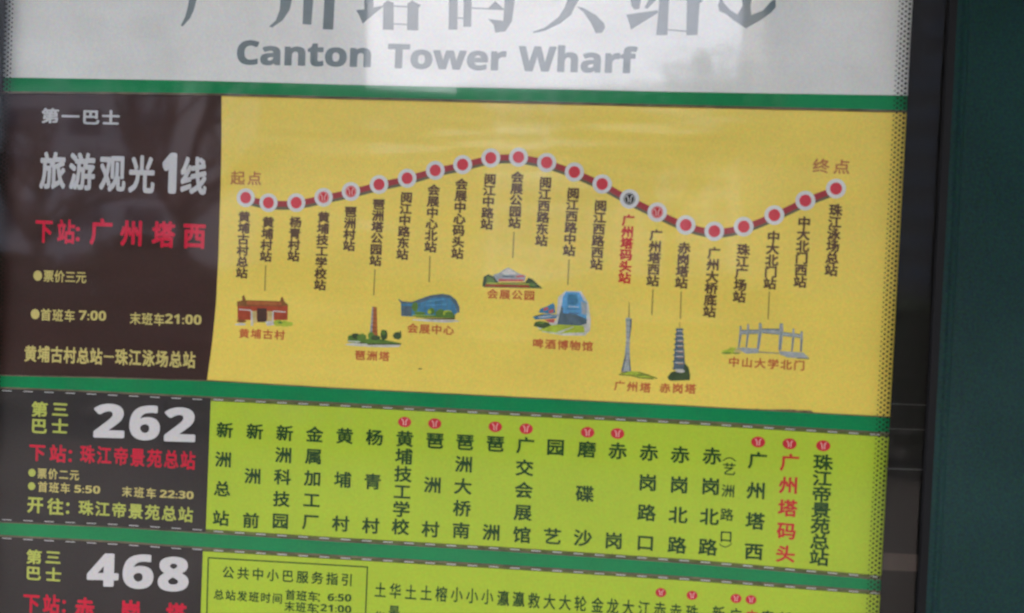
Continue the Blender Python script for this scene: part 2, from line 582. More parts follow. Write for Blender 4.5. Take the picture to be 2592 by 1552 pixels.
lettering('next_stop', ys, Y_INK, RED, ('c', '下站', [(113, 585), (169, 587)], 46, 60, .03), ('c', '：', [(211, 590)], 50, 50, .03), ('c', '广州塔西', [(258, 587), (335, 591), (415, 594), (493, 597)], 58, 64, .035))
mb = MB(); disc(mb, 97.5, 698, 12, 13.5, Y_INK, CRM); mb.build('bullet', ys)
mb = MB(); disc(mb, 91, 795, 12, 13.5, Y_INK, CRM); mb.build('bullet', ys)
lettering('fare', ys, Y_INK, CRM, ('h', '票价三元', (125, 699), (207, 702), 27, 30, .022))
lettering('first_bus', ys, Y_INK, CRM, ('h', '首班车', (118, 797), (178, 799.5), 28, 31, .022), ('l', '7:00', (201, 809.5), (270, 812), 25, .012))
lettering('last_bus', ys, Y_INK, CRM, ('h', '末班车', (344, 806), (404, 809), 28, 31, .022), ('l', '21:00', (419, 818.5), (511, 822), 25, .012))
lettering('route_ends', ys, Y_INK, CRM, ('h', '黄埔古村总站', (79, 895), (245, 902), 32, 41, .03), ('c', '一', [(277, 903)], 26, 30, .03), ('h', '珠江泳场总站', (309, 904), (480, 911), 32, 41, .03))

# landmark pictures printed on the yellow sheet
pR, pB, pG, pDG, pLG = pic('brick', (.42, .07, .03)), pic('roof', (.24, .10, .03)), pic('green', (.12, .22, .04)), pic('dark_green', (.06, .09, .035)), pic('leaf', (.42, .50, .05))
pW, pSl, pBl, pDk, pGr, pOr, pPk = pic('pale', (.62, .58, .52)), pic('slate', (.10, .14, .17)), pic('blue', (.07, .22, .36)), pic('shade', (.08, .04, .03)), pic('stone', (.36, .38, .38)), pic('orange', (.42, .13, .04)), pic('pink', (.60, .12, .12))
pBl2, pTn = pic('sky_blue', (.12, .34, .58)), pic('tan', (.62, .46, .18))


class Pic:
    def __init__(s, ox, oy, sc):
        s.o, s.mb, s.k = (ox, oy, sc), MB(), 0

    def c(s, x, y): return (s.o[0] + x * s.o[2], s.o[1] + y * s.o[2])

    def p(s, m, *pts):
        poly(s.mb, [s.c(*q_) for q_ in pts], Y_INK - s.k * JIT, m); s.k += 1

    def e(s, m, x, y, rx, ry):
        n = 14
        s.p(m, *[(x + rx * (1 + random.uniform(-.12, .12)) * math.cos(2 * math.pi * i / n), y + ry * (1 + random.uniform(-.12, .12)) * math.sin(2 * math.pi * i / n)) for i in range(n)])

    def done(s): return s.mb.build('landmark_picture', ys)


g = Pic(580, 700, .25)
g.p(pB, (85, 255), (140, 240), (135, 205), (155, 185), (175, 240), (520, 250), (530, 215), (545, 205), (565, 255), (600, 285), (600, 305), (85, 305))
g.p(pR, (90, 300), (600, 300), (595, 440), (92, 440))
g.p(pOr, (185, 250), (535, 258), (545, 290), (180, 285))
g.p(pTn, (238, 350), (285, 350), (285, 470), (240, 470)); g.p(pTn, (390, 350), (440, 352), (440, 470), (392, 470))
g.p(pDk, (288, 320), (385, 322), (385, 462), (290, 462))
g.p(pW, (105, 326), (225, 336), (240, 352), (225, 349), (105, 338)); g.p(pW, (450, 344), (580, 354), (578, 366), (452, 356))
g.p(pW, (222, 345), (240, 350), (248, 500), (226, 500)); g.p(pW, (440, 352), (456, 352), (455, 470), (440, 470))
g.p(pW, (60, 482), (120, 470), (175, 478), (165, 494), (70, 494)); g.p(pW, (370, 455), (440, 450), (470, 490), (390, 500)); g.e(pB, 130, 452, 50, 16)
g.e(pLG, 500, 470, 45, 34); g.e(pLG, 570, 478, 50, 30); g.e(pLG, 625, 480, 26, 20); g.e(pG, 520, 465, 25, 12)
g.done()
g = Pic(580, 700, .25)
g.p(pOr, (1450, 305), (1498, 310), (1506, 600), (1430, 600)); g.p(pGr, (1450, 310), (1462, 310), (1452, 600), (1426, 600))
for k in range(6): g.p(pDk, (1448 - k * 3, 340 + k * 42), (1500, 343 + k * 42), (1500, 348 + k * 42), (1447 - k * 3, 345 + k * 42))
g.p(pW, (1165, 690), (1250, 672), (1400, 678), (1600, 690), (1745, 692), (1720, 712), (1600, 716), (1400, 710), (1250, 700))
g.p(pG, (1200, 640), (1500, 625), (1745, 675), (1740, 690), (1600, 690), (1330, 678), (1210, 665)); g.p(pW, (1210, 648), (1330, 656), (1330, 668), (1205, 658))
for x, y_, rx, ry, mm in ((1245, 622, 42, 30, pG), (1290, 605, 45, 32, pDG), (1345, 615, 45, 38, pG), (1440, 600, 34, 38, pG), (1485, 620, 50, 26, pDG), (1570, 590, 38, 52, pDG), (1565, 572, 20, 24, pG), (1705, 600, 44, 38, pDG)): g.e(mm, x, y_, rx, ry)
g.p(pDG, (1730, 545), (1746, 560), (1744, 620), (1728, 620)); g.p(pDk, (1400, 680), (1745, 682), (1745, 690), (1410, 692)); g.p(pDk, (1330, 664), (1400, 672), (1320, 676))
g.done()
g = Pic(580, 700, .25)
g.p(pBl, (1742, 275), (1900, 262), (1960, 245), (2060, 212), (2160, 200), (2240, 220), (2290, 290), (2312, 370), (2270, 400), (1860, 405), (1745, 400))
g.p(pSl, (1750, 295), (1850, 300), (1850, 400), (1745, 398))
g.p(pSl, (1710, 225), (1760, 250), (1850, 258), (1940, 225), (2040, 190), (2160, 175), (2240, 188), (2300, 235), (2335, 310), (2335, 365), (2312, 365), (2290, 290), (2240, 222), (2160, 207), (2060, 217), (1960, 258), (1900, 272), (1750, 280))
for k in range(7): g.p(pSl, (1930 + k * 55, 262 - k * 7), (1934 + k * 55, 262 - k * 7), (1934 + k * 55, 350), (1930 + k * 55, 350))
g.p(pBl2, (1980, 290), (2200, 280), (2210, 286), (1980, 296)); g.p(pBl2, (2010, 250), (2180, 225), (2180, 232), (2010, 257))
for x, y_, rx, ry, mm in ((1885, 310, 34, 50, pG), (2050, 352, 36, 34, pG), (2030, 360, 20, 22, pLG), (2140, 368, 50, 36, pG), (2215, 372, 48, 34, pLG), (2230, 382, 45, 26, pG), (1930, 372, 60, 18, pG)): g.e(mm, x, y_, rx, ry)
g.p(pG, (1850, 395), (2290, 388), (2290, 420), (1900, 412)); g.p(pLG, (1860, 388), (2080, 392), (2080, 398), (1860, 396))
g.p(pW, (1870, 432), (2290, 438), (2345, 455), (2200, 466), (2000, 455), (1850, 440)); g.p(pDk, (1925, 416), (2060, 422), (2290, 420), (2288, 434), (2050, 434))
g.done()
g = Pic(1180, 640, .1752)
g.p(pDG, (235, 480), (255, 345), (320, 310), (400, 340), (470, 430), (850, 430), (900, 360), (960, 380), (1030, 450), (1105, 515), (260, 497))
g.p(pG, (300, 330), (400, 380), (420, 430), (300, 440)); g.p(pG, (880, 440), (960, 430), (1020, 480), (930, 490))
g.p(pGr, (390, 320), (480, 290), (550, 240), (610, 215), (680, 250), (760, 300), (860, 330), (850, 415), (450, 415)); g.p(pW, (520, 290), (590, 230), (650, 240), (740, 310), (560, 320))
g.p(pPk, (470, 378), (840, 385), (820, 415), (470, 412)); g.p(pSl, (530, 330), (700, 335), (700, 355), (530, 352)); g.p(pPk, (720, 330), (830, 320), (850, 350), (730, 360))
g.p(pLG, (300, 430), (900, 445), (930, 462), (290, 450)); g.p(pR, (290, 452), (900, 470), (930, 500), (270, 484)); g.done()
g = Pic(1180, 640, .1752)
g.p(pW, (1330, 640), (1440, 548), (1660, 556), (1765, 720), (1800, 980), (1790, 1120), (1720, 1195), (1400, 1195), (1100, 1140), (1010, 1060), (1300, 980))
g.p(pBl2, (1395, 640), (1440, 565), (1640, 570), (1700, 690), (1745, 720), (1740, 960), (1400, 930), (1375, 800))
g.p(pBl, (1470, 600), (1600, 600), (1620, 720), (1580, 760), (1460, 740)); g.p(pW, (1480, 772), (1620, 778), (1620, 788), (1480, 782)); g.p(pGr, (1660, 700), (1740, 730), (1735, 900), (1670, 880))
g.p(pBl, (1455, 800), (1640, 805), (1640, 822), (1455, 818)); g.p(pSl, (1315, 1035), (1350, 880), (1400, 870), (1600, 895), (1745, 960), (1740, 1020), (1640, 1055), (1450, 1040))
g.p(pDk, (1480, 870), (1630, 876), (1630, 884), (1480, 880)); g.p(pSl, (1375, 760), (1400, 800), (1400, 890), (1350, 890))
g.p(pBl, (1050, 860), (1070, 810), (1170, 770), (1260, 725), (1280, 760), (1290, 870), (1200, 885)); g.p(pPk, (1120, 800), (1180, 780), (1190, 820), (1120, 840)); g.p(pPk, (1190, 840), (1260, 810), (1262, 860), (1200, 876))
g.p(pBl, (960, 925), (1120, 885), (1330, 892), (1300, 945), (1000, 965)); g.p(pW, (1040, 925), (1320, 900), (1320, 910), (1040, 940)); g.p(pDk, (980, 915), (1120, 882), (1122, 892), (990, 925))
g.p(pPk, (1120, 965), (1280, 955), (1270, 1010), (1200, 1005)); g.p(pLG, (1040, 1120), (1180, 1050), (1350, 1035), (1700, 1055), (1710, 1150), (1350, 1165))
g.p(pW, (1300, 1150), (1540, 1065), (1560, 1070), (1360, 1160)); g.p(pDG, (970, 1055), (1000, 1000), (1060, 985), (1180, 1005), (1230, 1045), (1120, 1095)); g.p(pG, (1010, 1010), (1060, 992), (1150, 1005), (1100, 1030)); g.done()
g = Pic(1540, 740, .2178)
g.p(THN, (236, 110), (244, 110), (246, 300), (230, 300))
g.p(pGr, (198, 300), (235, 292), (272, 310), (266, 420), (250, 520), (245, 640), (250, 760), (264, 925), (145, 925), (188, 740), (205, 560), (204, 400))
g.p(pSl, (252, 302), (272, 310), (266, 420), (250, 520), (240, 560), (250, 430)); g.p(pSl, (190, 740), (205, 720), (175, 925), (145, 925)); g.p(pSl, (236, 740), (248, 760), (262, 925), (250, 925))
for k in range(9): g.p(pSl, (202 - (k > 5) * (k - 5) * 12, 320 + k * 66), (256, 326 + k * 66), (256, 330 + k * 66), (202 - (k > 5) * (k - 5) * 12, 325 + k * 66))
for k in range(6): g.p(pW, (200 - k * 7, 770 + k * 26), (236 + k * 2, 774 + k * 26), (236 + k * 2, 778 + k * 26), (200 - k * 7, 775 + k * 26))
g.p(pLG, (105, 957), (220, 915), (360, 922), (480, 962), (570, 995), (500, 1005), (380, 998), (240, 970))
for x0, y0, x1, y1 in ((120, 955, 260, 965), (260, 960, 370, 995), (350, 925, 480, 968), (330, 960, 470, 955), (470, 965, 565, 998), (380, 995, 520, 1004), (140, 940, 220, 922)):
    g.p(pDG, (x0, y0 - 4), (x1, y1 - 4), (x1, y1 + 5), (x0, y0 + 5))
g.done()
g = Pic(1540, 740, .2178)
g.p(THN, (823, 345), (829, 345), (830, 410), (822, 410))
g.p(pSl, (790, 430), (860, 430), (895, 900), (750, 900))
g.p(pDG, (685, 985), (725, 930), (800, 905), (870, 880), (890, 825), (930, 870), (948, 960), (945, 1020), (730, 1028), (700, 1015))
tw = ((418, 45), (472, 52), (528, 57), (588, 60), (650, 63), (712, 66), (785, 72), (865, 70))
for k, (yy, hw) in enumerate(tw):
    cx = 825 - k * 1.6
    g.p(pSl, (cx - hw - 4, yy + 16), (cx - hw * .7, yy), (cx + hw * .7, yy), (cx + hw + 4, yy + 16), (cx + hw, yy + 24), (cx - hw, yy + 24))
    g.p(pW, (cx - hw * .55, yy + 27), (cx + hw * .75, yy + 27), (cx + hw * .75, yy + 36), (cx - hw * .55, yy + 37))
    if k > 1: g.p(pic('pagoda_wall', (.36, .2, .13)), (cx - hw * .2, yy + 37), (cx + hw * .8, yy + 36), (cx + hw * .8, yy + 50), (cx - hw * .2, yy + 50))
g.e(pW, 835, 915, 55, 18); g.done()
g = Pic(1540, 740, .2178)
g.p(pGr, (1475, 648), (1560, 640), (1745, 655), (1745, 705), (1600, 714)); g.p(pTn, (1745, 685), (1980, 700), (1985, 720), (1740, 706)); g.p(pSl, (1745, 688), (1980, 704), (1980, 710), (1745, 695))
g.p(pGr, (1975, 680), (2260, 700), (2330, 762), (2250, 772), (2080, 755), (1990, 722)); g.p(pDG, (2180, 760), (2330, 766), (2330, 776), (2190, 770))
for A in (((1540, 440), (1740, 435), (1740, 480), (1540, 485)), ((1770, 425), (1995, 435), (1995, 490), (1770, 470)), ((2010, 460), (2225, 490), (2225, 527), (2010, 502))):
    g.p(pGr, *A)
    (ax, ay), (bx_, by), (cx_, cy_), (dx, dy_) = A
    g.p(pSl, (ax, ay - 3), (bx_, by - 3), (bx_, by + 5), (ax, ay + 5)); g.p(pSl, (dx, dy_ - 4), (cx_, cy_ - 4), (cx_, cy_ + 3), (dx, dy_ + 3))
g.p(pSl, (1785, 420), (1995, 424), (1995, 434), (1785, 430))
for tx_, ty, bx_, by, ww in ((1533, 392, 1512, 640, 14), (1620, 370, 1600, 640, 14), (1762, 358, 1735, 655, 20), (2005, 362, 1988, 672, 24), (2145, 422, 2128, 685, 14), (2240, 455, 2233, 690, 15)):
    g.p(pGr, (tx_ - ww * .8, ty), (tx_ + ww * .8, ty), (tx_ + ww, ty + 90), (bx_ + ww * .7, by), (bx_ - ww * .7, by), (tx_ - ww, ty + 90))
    g.p(pSl, (tx_ + ww * .1 - 4, ty + 95), (tx_ + ww * .1 + 5, ty + 95), (bx_ + 3, by), (bx_ - 6, by))
    g.e(pSl, tx_, ty + 2, ww * .6, 5)
g.e(pLG, 1400, 690, 80, 26); g.e(pLG, 1440, 665, 45, 26); g.e(pTn, 1500, 685, 45, 26); g.e(pG, 1370, 705, 60, 10); g.e(pG, 1480, 708, 45, 8); g.done()

# ------------------------------------------------------------ lime route sheets
cell = {}


def lime_sheet(label, top, bot, dx_top, dx_bot, clear_bot):
    t = thing('route_sheet', label, 'timetable', (0, 0, BOARD_Z - (.2 if top is G1_TOP else .35)))
    xs = [x for x, _ in top]
    T = lambda x: at(top, x)
    if bot:
        B = lambda x: at(bot, x)
    else:
        B = lambda x: 1800 + .05 * x
    xs2 = [x for x, _ in (bot or top)]
    sp = [(x, T(x)) for x in [dx_top] + [v for v in xs if dx_top < v < XR] + [XR]] + [(x, B(x)) for x in [XR] + [v for v in xs2 if dx_bot < v < XR][::-1] + [dx_bot]]
    prism_px('station_panel', sp, Y_SHEET, Y_SHEET + .0006, M['green_sheet'], t)
    ip = [(x, T(x)) for x in [XL] + [v for v in xs if XL < v < dx_top] + [dx_top]] + [(x, B(x)) for x in [dx_bot] + [v for v in xs2 if XL < v < dx_bot][::-1] + [XL]]
    prism_px('information_panel', ip, Y_SHEET, Y_SHEET + .0006, M['black_sheet'], t)
    for line, sgn in ((top, 1),) + (((bot, -1),) if bot else ()):
        band = MB()
        pts = [(x, at(line, x) + sgn * 4.5) for x in [(dx_top if sgn > 0 else dx_bot)] + [v for v, _ in line if dx_top < v < XR] + [XR]]
        ribbon(band, pts, 9, Y_INK, ink('border_olive', (.12, .13, .035), blotch=.3, bscale=90))
        band.build('border_band', t)
        dsh = MB()
        x = XL + 14
        while x < XR - 30:
            off = sgn * (6 if x < dx_top - 40 else 4.5)
            ribbon(dsh, [(x, at(line, x) + off), (x + 24, at(line, x + 24) + off)], 2.2 if x < dx_top else 2.6, Y_INK2, WH2)
            x += 53.5
        dsh.build('dashed_line', t)
    return t


g1 = lime_sheet('lime green sheet of bus route 262 between the second and third green rails', G1_TOP, G1_BOT, 535, 522, 0)
lettering('company_name', g1, Y_INK, LIM, ('c', '第三巴士', [(102, 1036), (154, 1036), (100, 1078), (153, 1079)], 43, 38, .032))
lettering('route_number', g1, Y_INK, WHT, ('l', '2', (237.5, 1107), (316, 1109), 89, .022), ('l', '6', (328, 1112.5), (405.5, 1114), 90, .022), ('l', '2', (416, 1116.5), (495, 1119), 89, .022))
lettering('next_stop', g1, Y_INK, RED, ('c', '下站', [(96, 1145), (148, 1148)], 43, 44, .03), ('c', '：', [(190, 1152)], 42, 42, .03), ('h', '珠江帝景苑总站', (223, 1149.5), (477, 1165), 38, 46, .024))
mb = MB(); disc(mb, 83, 1196, 10, 10.5, Y_INK, LIM); mb.build('bullet', g1)
mb = MB(); disc(mb, 82, 1230, 10, 10.5, Y_INK, LIM); mb.build('bullet', g1)
lettering('fare', g1, Y_INK, CRM, ('h', '票价二元', (108.5, 1198), (190, 1202), 25, 27, .02))
lettering('first_bus', g1, Y_INK, CRM, ('h', '首班车', (110, 1232), (167, 1235), 26, 27, .02), ('l', '5:50', (190, 1246), (255, 1249), 20, .01))
lettering('last_bus', g1, Y_INK, CRM, ('h', '末班车', (323, 1244), (384, 1248), 26, 27, .02), ('l', '22:30', (406, 1258.5), (491, 1263), 20, .01))
lettering('destination', g1, Y_INK, LIM, ('c', '开往', [(91, 1277), (142, 1282)], 42, 42, .03), ('c', '：', [(183, 1284)], 40, 40, .03), ('h', '珠江帝景苑总站', (219, 1285), (471, 1302), 38, 38, .026))
gc = [('新洲总站', 570, 1088.5, 560, 1311), ('新洲前', 646, 1092, 636, 1317), ('新洲科技园', 721.5, 1096, 710.5, 1318), ('金属加工厂', 797, 1099.5, 787, 1320.5), ('黄埔村', 873, 1103, 863, 1325),
      ('杨青村', 948.6, 1107, 939, 1330), ('黄埔技工学校', 1025, 1110.5, 1014, 1333), ('琶洲村', 1101, 1115, 1090, 1339), ('琶洲大桥南', 1177, 1119, 1167, 1342), ('琶洲', 1253.7, 1123, 1244, 1347),
      ('广交会展馆', 1330, 1127, 1321, 1353), ('园艺', 1406, 1131.6, 1398, 1357), ('磨碟沙', 1485, 1137, 1475, 1361), ('赤岗', 1563, 1141, 1553, 1368), ('赤岗路口', 1642, 1145, 1633, 1373),
      ('赤岗北路', 1721, 1150.6, 1713, 1379), ('赤岗北路', 1801.6, 1154, 1791, 1384), ('广州塔西', 1916.7, 1165, 1907, 1395), ('广州塔码头', 1998, 1170, 1987, 1401), ('珠江帝景苑总站', 2082, 1170, 2072, 1411)]
for i, (t, x0, y0, x1, y1) in enumerate(gc):
    s_ = 1 + .06 * (x0 - 570) / 1500
    lettering('station_name', g1, Y_INK, DG2 if t == '广州塔码头' else DGR, ('h', t, (x0, y0), (x1, y1), 42 * s_, (36 if len(t) == 7 else 38.5) * s_, .027))
lettering('station_note', g1, Y_INK, DGR, ('c', '艺洲路口', [(1845, 1187), (1842.5, 1242), (1839, 1302), (1837, 1357)], 31, 30, .018))
for cx, cy, sg in ((1846, 1161, 1), (1836, 1381, -1)):
    mb = MB(); ribbon(mb, [(cx - 16, cy + 5 * sg), (cx - 8, cy - 1 * sg), (cx, cy - 3 * sg), (cx + 8, cy - 0 * sg), (cx + 16, cy + 6 * sg)], 2.6, Y_INK, DGR); mb.build('bracket', g1)
for t_, pts, rx, ry in ((g1, [(1025, 1068), (1101, 1072), (1254, 1080), (1332, 1085), (1487.5, 1094), (1563, 1097), (1918.5, 1118.5), (1998, 1123), (2083, 1128)], 17.2, 13.6),):
    for cx, cy in pts:
        mb = MB(); disc(mb, cx, cy, rx, ry, Y_INK, MET); b0 = mb.build('underground_badge', t_)
        mb = MB(); metro(mb, cx, cy, 1.15, Y_INK2, PNK); mb.build('badge_strokes', b0)

g2 = lime_sheet('lime green sheet of bus route 468 below the lowest green rail', G2_TOP, None, 515, 500, 0)
lettering('company_name', g2, Y_INK, LIM, ('c', '第三巴士', [(88, 1409), (136, 1410), (86, 1450), (137, 1454)], 41, 36, .032))
lettering('route_number', g2, Y_INK, WHT, ('l', '4', (221, 1483), (301, 1484.5), 88, .022), ('l', '6', (311, 1487.5), (389, 1490), 90, .022), ('l', '8', (400, 1494.5), (478, 1496), 90, .022))
lettering('next_stop', g2, Y_INK, RED, ('c', '下站', [(81, 1526), (131.5, 1529)], 44, 50, .03), ('c', '：', [(174, 1532)], 42, 46, .03), ('c', '赤岗塔', [(216, 1540), (332, 1547), (447, 1554)], 52, 56, .035))
mb = MB()
for a, b in (((528.6, 1411), (931, 1434.5)), ((528.6, 1410), (522, 1660)), ((931, 1433), (921, 1680))): ribbon(mb, [a, b], 3.4, Y_INK, DGR)
mb.build('notice_frame', g2)
lettering('notice_title', g2, Y_INK, DGR, ('h', '公共中小巴服务指引', (579, 1448), (879, 1466.6), 30, 31, .02))
lettering('notice_text', g2, Y_INK, DGR, ('h', '总站发班时间', (555, 1504), (703, 1514), 26, 26, .02), ('h', '首班车', (736, 1505), (793, 1509), 26, 26, .02), ('h', '末班车', (734, 1534), (791, 1538), 26, 26, .02),
          ('c', '：', [(815, 1511)], 26, 30, .015), ('c', '：', [(812, 1540)], 26, 30, .015), ('l', '6:50', (830, 1520), (890, 1522), 19, .01), ('l', '21:00', (812, 1546), (890, 1551), 19, .01))
row = [('土', 262, 218), ('华', 418, 228), ('土', 580, 242), ('土', 740, 250), ('榕', 898, 260), ('小', 1060, 265), ('小', 1220, 278), ('小', 1380, 288), ('瀛', 1545, 305), ('瀛', 1705, 315), ('救', 1865, 328), ('大', 2028, 338), ('大', 2190, 348), ('轮', 2352, 360)]
row = [(c, 900 + .242 * x, 1440 + .242 * y) for c, x, y in row] + [('金', 1512, 1531), ('龙', 1550.5, 1534), ('大', 1590, 1537), ('江', 1630, 1540), ('赤', 1670, 1542), ('赤', 1710, 1547), ('珠', 1751, 1550), ('新', 1818, 1553), ('广', 1861, 1558), ('广', 1901, 1562), ('客', 1942, 1564), ('新', 1986, 1568)]
for i, (c, x, y_) in enumerate(row):
    nxt = {0: '华', 1: '景'}.get(i)
    red = i == len(row) - 3
    its = [('c', c, [(x, y_)], 29, 38, .018)]
    if nxt: its.append(('c', nxt, [(x - 3, y_ + (73 if i == 0 else 55))], 29, 38, .018))
    lettering('station_name', g2, Y_INK, DG2 if red else DGR, *its)
for cx, cy in [(1672.6, 1499), (1751.5, 1506), (1862.6, 1514), (1900.6, 1517)]:
    mb = MB(); disc(mb, cx, cy, 13.6, 11.6, Y_INK, MET); b0 = mb.build('underground_badge', g2)
    mb = MB(); metro(mb, cx, cy, .95, Y_INK2, PNK); mb.build('badge_strokes', b0)
finish_lettering()

# ------------------------------------------------------------ glass pane with its black printed edge
gm = bpy.data.materials.new('case_glass')
gm.use_nodes = True
t = gm.node_tree
t.nodes.remove(t.nodes['Principled BSDF'])
tr = t.nodes.new('ShaderNodeBsdfTransparent'); tr.inputs[0].default_value = (.97, .985, .975, 1)
gl = t.nodes.new('ShaderNodeBsdfGlossy'); gl.inputs['Roughness'].default_value = 0.04
fr = t.nodes.new('ShaderNodeFresnel'); fr.inputs['IOR'].default_value = 1.5
mu = t.nodes.new('ShaderNodeMath'); mu.operation = 'MULTIPLY'; mu.inputs[1].default_value = .82; mu.use_clamp = True
bf = t.nodes.new('ShaderNodeNewGeometry'); inv_ = t.nodes.new('ShaderNodeMath'); inv_.operation = 'SUBTRACT'; inv_.inputs[0].default_value = 1
m2_ = t.nodes.new('ShaderNodeMath'); m2_.operation = 'MULTIPLY'
t.links.new(bf.outputs['Backfacing'], inv_.inputs[1]); t.links.new(inv_.outputs[0], m2_.inputs[0]); t.links.new(mu.outputs[0], m2_.inputs[1])
mx = t.nodes.new('ShaderNodeMixShader')
t.links.new(fr.outputs[0], mu.inputs[0]); t.links.new(m2_.outputs[0], mx.inputs[0])
t.links.new(tr.outputs[0], mx.inputs[1]); t.links.new(gl.outputs[0], mx.inputs[2])
t.links.new(mx.outputs[0], t.nodes['Material Output'].inputs[0])
nb = t.nodes.new('ShaderNodeTexNoise'); nb.inputs['Scale'].default_value = 5; nb.inputs['Detail'].default_value = 1
bp = t.nodes.new('ShaderNodeBump'); bp.inputs['Distance'].default_value = .0006
ge = t.nodes.new('ShaderNodeNewGeometry'); t.links.new(ge.outputs['Position'], nb.inputs['Vector'])
t.links.new(nb.outputs['Fac'], bp.inputs['Height']); t.links.new(bp.outputs[0], gl.inputs['Normal'])
pane = thing('glass_pane', 'clear glass front of the case with a dotted black printed border', 'glass', (0, -.01, BOARD_Z - .5))
YG0, YG1 = -.013, -.009
mb = MB(); mb.box((-.70, YG0, BOARD_Z - .50), (.575, YG1, BOARD_Z + .46), gm); mb.build('glass', pane)
YF = YG1 + .0004
DOT_L = [(2281, 0), (2220, 1040)]
xr = P(2311, 0, YF).x * .5 + P(2226, 1552, YF).x * .5
E_R = [(P(x, y_, YF)) for x, y_ in ((2311, 0), (2283, 540), (2251, 1040), (2226, 1552))]
# straight edge of the black band, from its two ends
zt, zb = BOARD_Z + .45, BOARD_Z - .49


def edge_x(z):
    a_, b_ = E_R[0], E_R[3]
    return a_.x + (b_.x - a_.x) * (z - a_.z) / (b_.z - a_.z)


mb = MB()
mb.raw([(edge_x(zb), YF, zb), (.575, YF, zb), (.575, YF, zt), (edge_x(zt), YF, zt), (edge_x(zb), YF + .0003, zb), (.575, YF + .0003, zb), (.575, YF + .0003, zt), (edge_x(zt), YF + .0003, zt)],
       [(0, 1, 2, 3), (7, 6, 5, 4), (0, 3, 7, 4)], M['frit'])
mb.build('black_border', pane)
lx = P(14, 60, YF).x
mb = MB()
mb.raw([(-.70, YF, zb), (lx - .006, YF, zb), (lx, YF, zt), (-.70, YF, zt), (lx - .006, YF + .0003, zb), (lx, YF + .0003, zt)], [(0, 1, 2, 3), (1, 4, 5, 2)], M['frit'])
mb.build('black_border', pane)


def dots(side):
    mb = MB()
    pit = 11.9 * K
    n = int((zt - zb) / (pit / 2))
    ks = [(25.5, 3.3), (17, 2.9), (8.6, 2.8), (1.5, 1.9)] if side > 0 else [(25, 3.2), (16, 2.9), (8, 2.4)]
    for c_, (off, r_) in enumerate([(31 - o, rr) for o, rr in ks] if side > 0 else [(o, rr) for o, rr in ks]):
        for k in range(n // 2):
            z = zb + k * pit + (c_ % 2) * pit / 2
            if side > 0:
                x = edge_x(z) - (off + 1) * K
            else:
                x = lx - .006 + (z - zb) / (zt - zb) * .006 + (28 - off) * K
            rr = r_ * K
            m_ = 8
            mb.face([(x + rr * math.cos(2 * math.pi * i / m_), YF + .0001, z + rr * math.sin(2 * math.pi * i / m_)) for i in range(m_)], M['dot'])
    o = mb.build('border_dots', pane)
    o['kind'] = 'stuff'


dots(1); dots(-1)
# brown patch and thin pale lines across the black border
tp = [P(x, y_, YF) for x, y_ in ((2236, 1399), (2352, 1405), (2350, 1448), (2232, 1443))]
mb = MB(); mb.face([(p.x, YF - .0002, p.z) for p in tp], M['patch']); mb.build('border_patch', pane)
for x0, y0, x1, y1, ww in ((2253, 1022, 2378, 1027, 1.6), (2246, 1085, 2372, 1089, 1.3), (2240, 1186, 2362, 1190, 2.2)):
    a_, b_ = P(x0, y0, YF), P(x1, y1, YF)
    h_ = ww * K / 2
    mb = MB(); mb.face([(a_.x, YF - .0002, a_.z - h_), (b_.x, YF - .0002, b_.z - h_), (b_.x, YF - .0002, b_.z + h_), (a_.x, YF - .0002, a_.z + h_)], M['thin_line']); mb.build('border_line', pane)

# ------------------------------------------------------------ right hand post of the case
post = thing('frame_post', 'dark teal painted metal post along the right side of the case', 'post', (.55, -.02, 0))
YP = -.038
pa, pb = P(2440, 0, YP), P(2358, 1552, YP)
bm = bmesh.new()
sl = (pa.x - pb.x) / (pa.z - pb.z)


def px_at(z): return pb.x + sl * (z - pb.z)


vs = []
for z in (0.0, BOARD_Z + .8):
    for x, y_ in ((0, YP), (.16, YP), (.16, .06), (0, .06)):
        vs.append(bm.verts.new((px_at(BOARD_Z) + x + (z - BOARD_Z) * sl, y_, z)))
for f in ((0, 1, 2, 3), (7, 6, 5, 4), (0, 4, 5, 1), (1, 5, 6, 2), (2, 6, 7, 3), (3, 7, 4, 0)): bm.faces.new([vs[i] for i in f])
bmesh.ops.recalc_face_normals(bm, faces=bm.faces)
bmesh.ops.bevel(bm, geom=[e for e in bm.edges if abs((e.verts[0].co - e.verts[1].co).z) > 1], offset=.007, segments=5, affect='EDGES')
me = bpy.data.meshes.new('post_body')
bm.to_mesh(me); bm.free()
for p in me.polygons: p.use_smooth = True
me.materials.append(M['post'])
link('post_body', me, post)
mb = MB()
z0, z1 = BOARD_Z - .49, BOARD_Z + .45
xa, xb = px_at(z0), px_at(z1)
mb.raw([(xa - .006, YG0 - .006, z0), (xa + .002, YG0 - .012, z0), (xa + .002, YG0, z0), (xa - .006, YG0, z0), (xb - .006, YG0 - .006, z1), (xb + .002, YG0 - .012, z1), (xb + .002, YG0, z1), (xb - .006, YG0, z1)],
       [(0, 1, 5, 4), (1, 2, 6, 5), (3, 0, 4, 7)], M['rubber'])
mb.build('rubber_gasket', post)

roof = MB()  # roof added out of view to shade the board and the near ground
roof.box((-4.2, -4.2, 3.22), (4.4, .35, 3.32), mat('shade_roof_paint', (.10, .13, .12), rough=.6, gscale=40))
tag(roof.build('shade_roof'), 'added unseen flat roof that shades the timetable case', 'roof')

